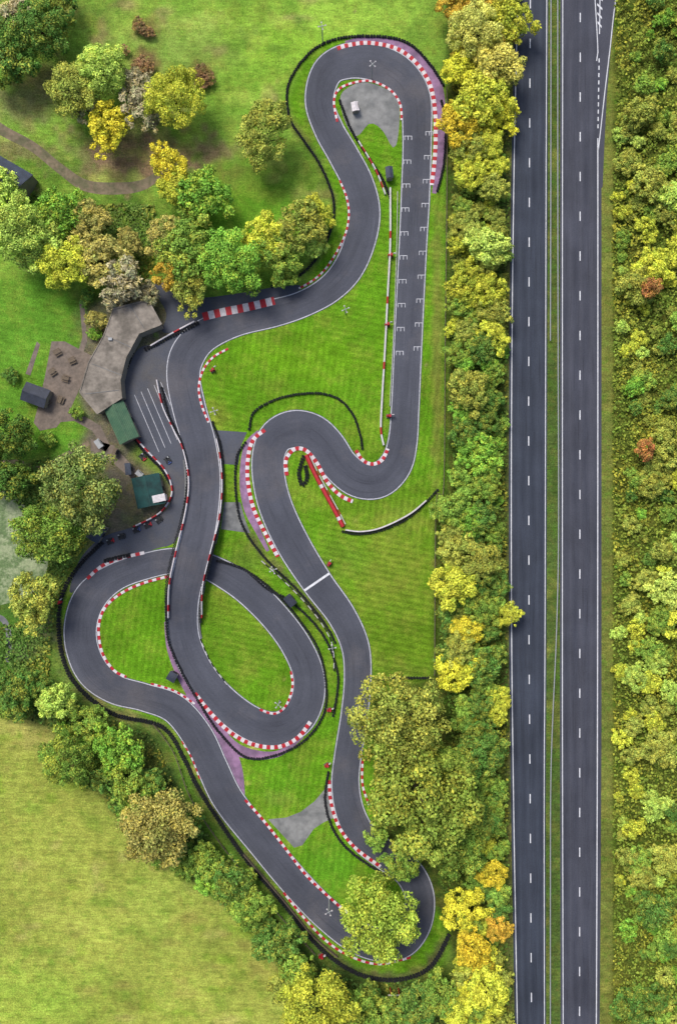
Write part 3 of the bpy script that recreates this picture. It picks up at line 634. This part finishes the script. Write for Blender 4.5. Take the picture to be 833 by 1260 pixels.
# ---------------------------------------------------------------- trees
def quads_from(pos,nrm,size,asp,bright,hue,name):
    n=len(pos); rnd=RNG.normal(size=(n,3)); t=np.cross(nrm,rnd); t/=np.linalg.norm(t,axis=1)[:,None]+1e-9; b=np.cross(nrm,t)
    t=t*size[:,None]*.5*asp; b=b*size[:,None]*.5
    bend=nrm*(size*.12)[:,None]
    co=np.stack([pos-t,pos-b-bend,pos+t,pos+b-bend],1).reshape(-1,3)
    q=np.arange(n*4).reshape(-1,4); me=fastmesh(name,co,q)
    a=me.color_attributes.new("lv",'FLOAT_COLOR','POINT'); o=np.ones((n,4)); o[:,0]=bright;o[:,1]=hue;o[:,2]=0
    a.data.foreach_set("color",np.repeat(o,4,0).astype(np.float32).ravel()); me.materials.append(M_leaf); return me
def crown(name,nl,nleaf,leaf,lr=(.24,.4),zf=.8,twig=False,outl=.6,rimk=.7,asp=1.4):
    g=(1+5**.5)/2; C_=[];r_=[]
    sx,sy=RNG.uniform(.86,1.14,2); ph=RNG.uniform(0,6.28,4)
    def rim(th): return 1+rimk*(.12*math.sin(2*th+ph[0])+.1*math.sin(3*th+ph[1])+.07*math.sin(5*th+ph[2]))
    for i in range(nl):
        z=1-1.25*(i+.5)/nl; th=2*math.pi*i/g+RNG.uniform(-.6,.6); rr=math.sqrt(max(0,1-z*z))*rim(th); d=RNG.uniform(.45,.82)
        C_.append([rr*math.cos(th)*d*sx,rr*math.sin(th)*d*sy,z*d+RNG.uniform(-.1,.12)]); r_.append(RNG.uniform(*lr))
    for i in range(int(nl*outl)):
        th=RNG.uniform(0,6.28); z=RNG.uniform(-.2,.8); rr=math.sqrt(1-z*z)*rim(th); d=RNG.uniform(.72,.97)
        C_.append([rr*math.cos(th)*d*sx,rr*math.sin(th)*d*sy,z*d]); r_.append(RNG.uniform(.08,.15)*(1.2 if nl<16 else 1))
    C_=np.array(C_);r_=np.array(r_); nl=len(r_)
    n=nleaf*3; li=RNG.choice(nl,n,p=r_**1.8/np.sum(r_**1.8)); d=RNG.normal(size=(n,3)); d/=np.linalg.norm(d,axis=1)[:,None]
    lump=0.18*np.sin(d[:,0]*7+li*1.7)*np.sin(d[:,1]*7+li*2.3)*np.sin(d[:,2]*6+li)
    pos=C_[li]+d*(r_[li]*(RNG.uniform(.6,1.25,n)+lump))[:,None]
    ins=np.zeros(n,bool)
    for k in range(nl): ins|=(np.linalg.norm(pos-C_[k],axis=1)<r_[k]*.62)&(li!=k)
    keep=np.where(~ins&(d[:,2]>-.5))[0][:nleaf]; pos=pos[keep];d=d[keep];li=li[keep]
    pos[:,2]*=zf
    nr=d*.9+RNG.normal(size=d.shape)*.55+np.array([0,0,.35]); nr/=np.linalg.norm(nr,axis=1)[:,None]
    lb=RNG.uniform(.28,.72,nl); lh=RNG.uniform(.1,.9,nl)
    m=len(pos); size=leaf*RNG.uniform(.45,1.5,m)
    return quads_from(pos,nr,size,(2.6 if twig else asp),np.clip(lb[li]+.15*(d[:,2]-.3)+RNG.normal(size=m)*.24,0,1),np.clip(lh[li]+RNG.normal(size=m)*.24,0,1),name)  # each lobe's upper leaves lighter, lower ones darker: shading put into leaf colour
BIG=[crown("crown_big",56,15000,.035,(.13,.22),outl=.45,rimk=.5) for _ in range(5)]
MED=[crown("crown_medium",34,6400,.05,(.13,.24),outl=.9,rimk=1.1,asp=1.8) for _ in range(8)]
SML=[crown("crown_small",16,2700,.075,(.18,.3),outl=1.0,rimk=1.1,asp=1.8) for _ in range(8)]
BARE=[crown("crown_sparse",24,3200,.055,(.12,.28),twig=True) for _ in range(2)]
def trunkmesh(k):
    m=MB(); m.tube((0,0,0),(0,0,.55),.075,.055,8); m.tube((0,0,.55),(0.03,0.02,1.15),.055,.02,7)
    for i in range(7):
        a=i*2.4+k; z=.45+.07*i; m.tube((0,0,z),(math.cos(a)*.5,math.sin(a)*.5,z+.35),.03,.008,5)
    return mesh("trunk",m.v,m.f,m.m,None,True)
TRK=[trunkmesh(k) for k in range(3)]
for t in TRK: t.materials.append(M_bark)
placed=[]
LEAFK=1.6
def tree(x,y,r,col,label,cat="tree",name="tree",group=None,kind=None,hf=1.0):
    R=r*S; cz=(R*.85+1.0)*hf*random.uniform(.9,1.2)
    if R<2.0: cz=R*.7
    X,Y=P(x,y,cz); e=empty(name,(X,Y,0)); e.rotation_euler=(0,0,random.uniform(0,6.28)); thing(e,label,cat,group)
    pool=kind if kind else (BIG if r>30 else (MED if r>14 else SML))
    kk=1.0 if r>30 else 1.1
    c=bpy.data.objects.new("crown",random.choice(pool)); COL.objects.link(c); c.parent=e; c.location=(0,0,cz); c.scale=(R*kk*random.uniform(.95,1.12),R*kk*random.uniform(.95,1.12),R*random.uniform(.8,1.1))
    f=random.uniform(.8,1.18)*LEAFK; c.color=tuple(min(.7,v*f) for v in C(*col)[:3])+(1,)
    t=bpy.data.objects.new("trunk",random.choice(TRK)); COL.objects.link(t); t.parent=e; t.scale=(R*.9,R*.9,cz)
    placed.append((x,y,r)); return e
OL=(140,148,66);OLG=(114,144,58);DK=(80,114,50);YG=(176,182,62);YE=(216,188,56);LG=(164,190,86);BR=(150,142,78);GY=(158,148,120);GR=(110,156,56);OR=(190,154,58);GG_=(124,140,76);PY_=(196,188,92)
LBL={OL:"olive-green broadleaf tree",OLG:"mid-green broadleaf tree",DK:"dark green broadleaf tree",YG:"yellow-green autumn tree",YE:"bright yellow autumn tree",LG:"pale green leafy tree",BR:"brownish olive autumn tree",GY:"grey half-bare twiggy tree",GR:"fresh green round tree",OR:"orange-brown autumn tree",GG_:"dense grey-green round tree",PY_:"tall pale-yellow autumn tree"}
OK1=(128,144,58); OK2=(134,154,56); LBL[OK1]="huge dull-green oak"; LBL[OK2]="round green-gold oak"
man=[(10,75,30,DK,'m'),(52,38,36,DK,'m'),(66,8,26,DK,'m'),(22,20,20,GY,'m'),(8,35,22,DK,'m'),(90,112,35,OL,'m'),(128,88,35,LG,'m'),(104,130,22,GY,'m'),(176,132,26,GY,'m'),(168,104,20,GY,'m'),(215,122,33,YG,'m'),(135,158,25,YE,'m'),(325,168,38,OL,'m'),(208,205,22,YE,'m'),(218,232,22,YG,'m'),(250,240,28,GR,'m'),(240,262,20,OLG,'m'),
(22,285,40,LG,'l'),(6,242,28,LG,'l'),(75,262,28,GR,'l'),(112,272,22,BR,'l'),(85,325,33,YG,'l'),(122,318,30,BR,'l'),(48,300,30,LG,'l'),(150,345,26,GY,'l'),(185,362,13,GY,'l'),(140,372,12,GY,'l'),(160,300,18,BR,'l'),
(205,290,22,BR,'m'),(230,310,30,OLG,'m'),(233,350,26,OL,'m'),(213,335,22,OR,'m'),(285,320,38,GR,'m'),(326,292,27,YG,'m'),(345,315,24,OLG,'m'),(372,278,27,OL,'m'),(386,262,19,YG,'m'),(350,338,16,OLG,'m'),(385,300,16,LG,'m'),(308,348,14,OLG,'m'),
(12,535,34,DK,'h'),(8,590,24,DK,'h'),(104,598,52,GG_,'h'),(64,656,43,OLG,'h'),(42,738,30,OL,'h'),(120,395,12,BR,'h'),(108,365,10,DK,'h'),(95,508,9,OLG,'h'),(118,410,8,GR,'h'),(14,462,9,DK,'h'),(60,540,9,OLG,'h'),
(20,852,24,DK,'p'),(72,862,24,LG,'p'),(50,845,16,DK,'p'),(85,932,37,OLG,'p'),(148,922,28,GR,'p'),(112,892,22,OLG,'p'),(120,955,18,DK,'p'),(195,1018,48,BR,'p'),(160,968,26,OLG,'p'),(185,965,18,DK,'p'),(252,1060,22,OLG,'p'),(285,1082,22,DK,'p'),(312,1112,20,OLG,'p'),(232,1010,18,DK,'p'),(345,1158,24,DK,'p'),(300,1085,16,OLG,'p'),(370,1195,24,OLG,'p'),(388,1232,44,YG,'p'),(350,1215,22,OL,'p'),(435,1240,26,OLG,'p'),(470,1252,24,OLG,'p'),(510,1235,24,DK,'p'),(540,1225,22,OLG,'p'),(455,1225,16,DK,'p'),
(490,884,56,OL,'o'),(518,985,68,OK1,'o'),(560,1040,38,OLG,'o'),(552,945,34,OLG,'o'),(468,1128,50,OK2,'o'),(494,1062,22,OLG,'o'),(462,1030,14,OLG,'o'),
(585,40,36,PY_,'b'),(612,80,28,PY_,'b'),(565,85,22,YE,'b'),(622,28,26,YG,'b'),(590,125,30,YG,'b'),(565,150,22,YE,'b'),(575,8,24,OR,'b'),(600,305,26,LG,'b'),(572,350,22,YG,'b'),(575,480,24,OL,'b'),(590,560,24,GR,'b'),(592,690,24,OL,'b'),(556,720,26,YG,'b'),(575,775,20,YE,'b'),(562,825,22,YE,'b'),(590,930,26,DK,'b'),(604,1075,18,YE,'b'),(572,1118,24,YE,'b'),(580,1165,22,YE,'b'),(612,1140,16,OR,'b'),(598,1215,26,YG,'b'),(560,1240,22,YG,'b')]
WH={'b':"in the belt beside the road",'m':"on the rough meadow",'l':"on the edge of the lawn",'h':"beside the pond and clubhouse",'p':"in the hedge beside the pasture",'o':"overhanging the kart track"}
for x,y,r,c,w in man: tree(x,y,r,c,LBL[c]+" "+WH[w],kind=BARE if c==GY else None)
for x,y,r in((172,32,9),(182,40,8),(175,78,9),(184,86,8),(168,86,7),(246,88,9),(256,96,9),(248,103,8),(152,62,7)):
    tree(x,y,r,(134,98,78),"low reddish-brown bramble bush on the rough meadow",cat="bush",name="bramble_bush",kind=BARE,group="bramble bushes on the meadow")
def scatter(n,xr,yr,rr,test,sep,cols,label,group,name="tree",cat="tree",hf=1.0):
    k=0
    for _ in range(n*40):
        if k>=n: break
        x=random.uniform(*xr);y=random.uniform(*yr); r=random.uniform(*rr)
        if not test(x,y,r): continue
        if any((x-a)**2+(y-b)**2<(sep*(r+c))**2 for a,b,c in placed): continue
        col=cols(x,y); lb=LBL[col] if cat=="tree" else LBL[col].replace("tree","shrub").replace("broadleaf ","leafy ").replace("leafy leafy","leafy")
        tree(x,y,r,col,lb+" "+label,cat,name,group,hf=hf); k+=1
hx=[(0,855),(60,872),(115,915),(150,975),(200,1050),(245,1068),(300,1110),(345,1175),(375,1215)]
def htest(x,y,r):
    m=1e9
    for (a,b_),(c,d) in zip(hx[:-1],hx[1:]):
        t=max(0,min(1,((x-a)*(c-a)+(y-b_)*(d-b_))/((c-a)**2+(d-b_)**2))); m=min(m,math.hypot(x-a-t*(c-a),y-b_-t*(d-b_)))
    return m<13
scatter(55,(0,390),(840,1240),(8,14),htest,.5,lambda x,y:random.choice([DK,OLG,DK,GR,OLG]),"in the scrubby hedge beside the pasture","shrubs in the pasture hedge",name="shrub",cat="shrub",hf=.7)
def beltx(y):
    l=np.interp(y,[-100,100,240,600,620,830,860,1000,1130,1200,1400],[556,556,554,550,540,538,556,580,566,556,556])
    r=np.interp(y,[-100,90,130,400,600,900,1100,1400],[644,640,628,624,620,622,628,632]); return l,r
def bt(x,y,r):
    l,rr=beltx(y); return l+r*.6<x<rr-r*.6
PATCH=[(random.uniform(540,840),random.uniform(-50,1320),random.choice([0,1,2])) for _ in range(60)]
def pick(x,y,sets):
    k=min(PATCH,key=lambda p:(p[0]-x)**2+((p[1]-y)*.7)**2)[2]; return random.choice(sets[k])
def bcol(x,y):
    if y<150: return pick(x,y,[[YE,YG,OL],[OL,YG,OL,OR],[OL,OLG,YG]])
    if y<420: return pick(x,y,[[YG,OL,OL,OLG],[OLG,GR,DK,OL],[OL,OLG,LG,YG]])
    if y<650: return pick(x,y,[[OL,YG,YE,DK],[GR,OLG,DK,OLG],[OL,YE,OL,OLG]])
    if y<850: return pick(x,y,[[YG,YE,OL,OL],[OLG,DK,OL],[OL,OLG,OL,DK]])
    return pick(x,y,[[YG,YE,OL,OLG],[GR,OLG,DK,DK],[OLG,DK,YG]])
scatter(22,(545,645),(-20,1280),(17,22),bt,.5,bcol,"in the belt between track and road","trees in the belt beside the road")
scatter(110,(545,645),(-15,1275),(10.5,15),bt,.5,bcol,"in the belt between track and road","trees in the belt beside the road")
scatter(70,(545,645),(-10,1270),(6,10),bt,.5,bcol,"between the taller trees of the belt","shrubs in the belt beside the road",name="shrub",cat="shrub")
tree(625,757,15,YG,"bright yellow-green autumn tree standing out at the road verge")
def scol(x,y): return pick(x,y,[[YG,LG,OL,YG],[OLG,GR,DK,OL],[OL,YG,OLG,LG]])
def stest(x,y,r): return x-r*.9>753+(14 if y<60 else 0)
for args in((16,(750,850),(-20,1280),(17,23)),(75,(750,846),(-15,1275),(10,15)),(85,(748,840),(-10,1270),(5,10))):
    scatter(*args,stest,.56,scol,"in dense scrub beside the road","shrubs and small trees beside the road",name="shrub",cat="shrub",hf=.65)
for x,y,c in((793,553,(160,96,62)),(800,355,(160,100,66))):
    tree(x,y,13,c,"rust-red autumn shrub among the green scrub",cat="shrub",name="shrub",hf=1.6)
def under(name,poly,n,zmax,col,size,seed):
    xs=[p[0] for p in poly];ys=[p[1] for p in poly]
    x=RNG.uniform(min(xs),max(xs),n*2);y=RNG.uniform(min(ys),max(ys),n*2); m=np.zeros(len(x),bool)
    for i in range(len(poly)):
        x1,y1=poly[i];x2,y2=poly[(i+1)%len(poly)]
        if y1==y2: continue
        m^=((y1>y)!=(y2>y))&(x<(x2-x1)*(y-y1)/(y2-y1)+x1)
    x=x[m][:n];y=y[m][:n]; k=len(x); wx=(x-416.5)*S; wy=(630-y)*S
    h=.5+.25*np.sin(wx*1.1+seed+np.sin(wy*.37)*2)*np.sin(wy*.9+np.sin(wx*.5))+.25*np.sin(wx*.43+wy*.7+seed)+.2*np.sin(wy*2.1-wx*1.7)
    z=np.clip(h,0.05,1.2)*zmax*RNG.uniform(.75,1.05,k)
    nr=RNG.normal(size=(k,3))*.5+np.array([0,0,1]); nr/=np.linalg.norm(nr,axis=1)[:,None]
    hu=.5+.45*np.sin(wx*.3+seed+np.sin(wy*.11)*2)*np.sin(wy*.23+np.sin(wx*.2))+RNG.normal(size=k)*.2
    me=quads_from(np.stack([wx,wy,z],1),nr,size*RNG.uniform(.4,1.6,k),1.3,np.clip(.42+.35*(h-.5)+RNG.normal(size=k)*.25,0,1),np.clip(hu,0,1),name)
    o=bpy.data.objects.new(name,me); COL.objects.link(o); o.color=tuple(v*1.1 for v in C(*col)[:3])+(1,); o["kind"]="stuff"; return thing(o,"low tangled green and yellow undergrowth on the ground","undergrowth")
under("undergrowth",[(754,-30),(860,-30),(860,1290),(753,1290),(752,240),(757,120)],42000,2.0,(132,146,56),.38,1)
under("undergrowth",[(556,-30),(634,-30),(626,120),(622,600),(626,1290),(562,1290),(565,1170),(540,1080),(560,1000),(550,860),(540,830),(540,625),(556,600)],24000,2.0,(92,114,46),.42,2)
under("undergrowth",[(0,838),(60,840),(120,875),(190,905),(225,985),(290,1072),(375,1172),(440,1208),(540,1205),(545,1290),(395,1290),(372,1225),(320,1150),(240,1082),(150,1015),(110,950),(60,895),(0,872)],20000,1.4,(88,114,56),.4,3)
under("undergrowth",[(-30,590),(60,560),(75,600),(112,660),(76,720),(64,790),(60,840),(0,840),(0,770),(50,760),(60,690),(40,640),(0,600)],7000,.9,(98,126,58),.4,4)
under("undergrowth",[(0,235),(60,240),(110,252),(190,252),(200,300),(180,350),(110,350),(60,320),(0,300)],6000,.9,(106,130,60),.4,5)
# ---------------------------------------------------------------- light & camera
sun_el=math.radians(55); sun_az=math.radians(-35)
w=bpy.data.worlds.new("World"); sc.world=w; w.use_nodes=True; t=w.node_tree; bg=t.nodes["Background"]
sky=t.nodes.new("ShaderNodeTexSky"); sky.sky_type='NISHITA'; sky.sun_disc=False; sky.sun_elevation=sun_el; sky.sun_rotation=sun_az; sky.dust_density=4; sky.air_density=1.0
t.links.new(sky.outputs[0],bg.inputs[0]); bg.inputs[1].default_value=0.15
sd=bpy.data.lights.new("sun",'SUN'); sd.energy=2.7; sd.angle=math.radians(22); sd.color=(1,.96,.89); so=bpy.data.objects.new("sun",sd); COL.objects.link(so)
dv=Vector((math.sin(sun_az)*math.cos(sun_el),math.cos(sun_az)*math.cos(sun_el),math.sin(sun_el))); so.rotation_euler=dv.to_track_quat('Z','Y').to_euler(); so.location=dv*100
cd=bpy.data.cameras.new("camera"); cam=bpy.data.objects.new("camera",cd); COL.objects.link(cam); cam.location=(0,0,H); cam.rotation_euler=(0,0,0)
cd.sensor_fit='VERTICAL'; cd.sensor_height=24; cd.lens=24/2/(630*S/H); cd.clip_end=6000; sc.camera=cam
sc.view_settings.view_transform='Standard'; sc.view_settings.look='None'; sc.view_settings.exposure=0
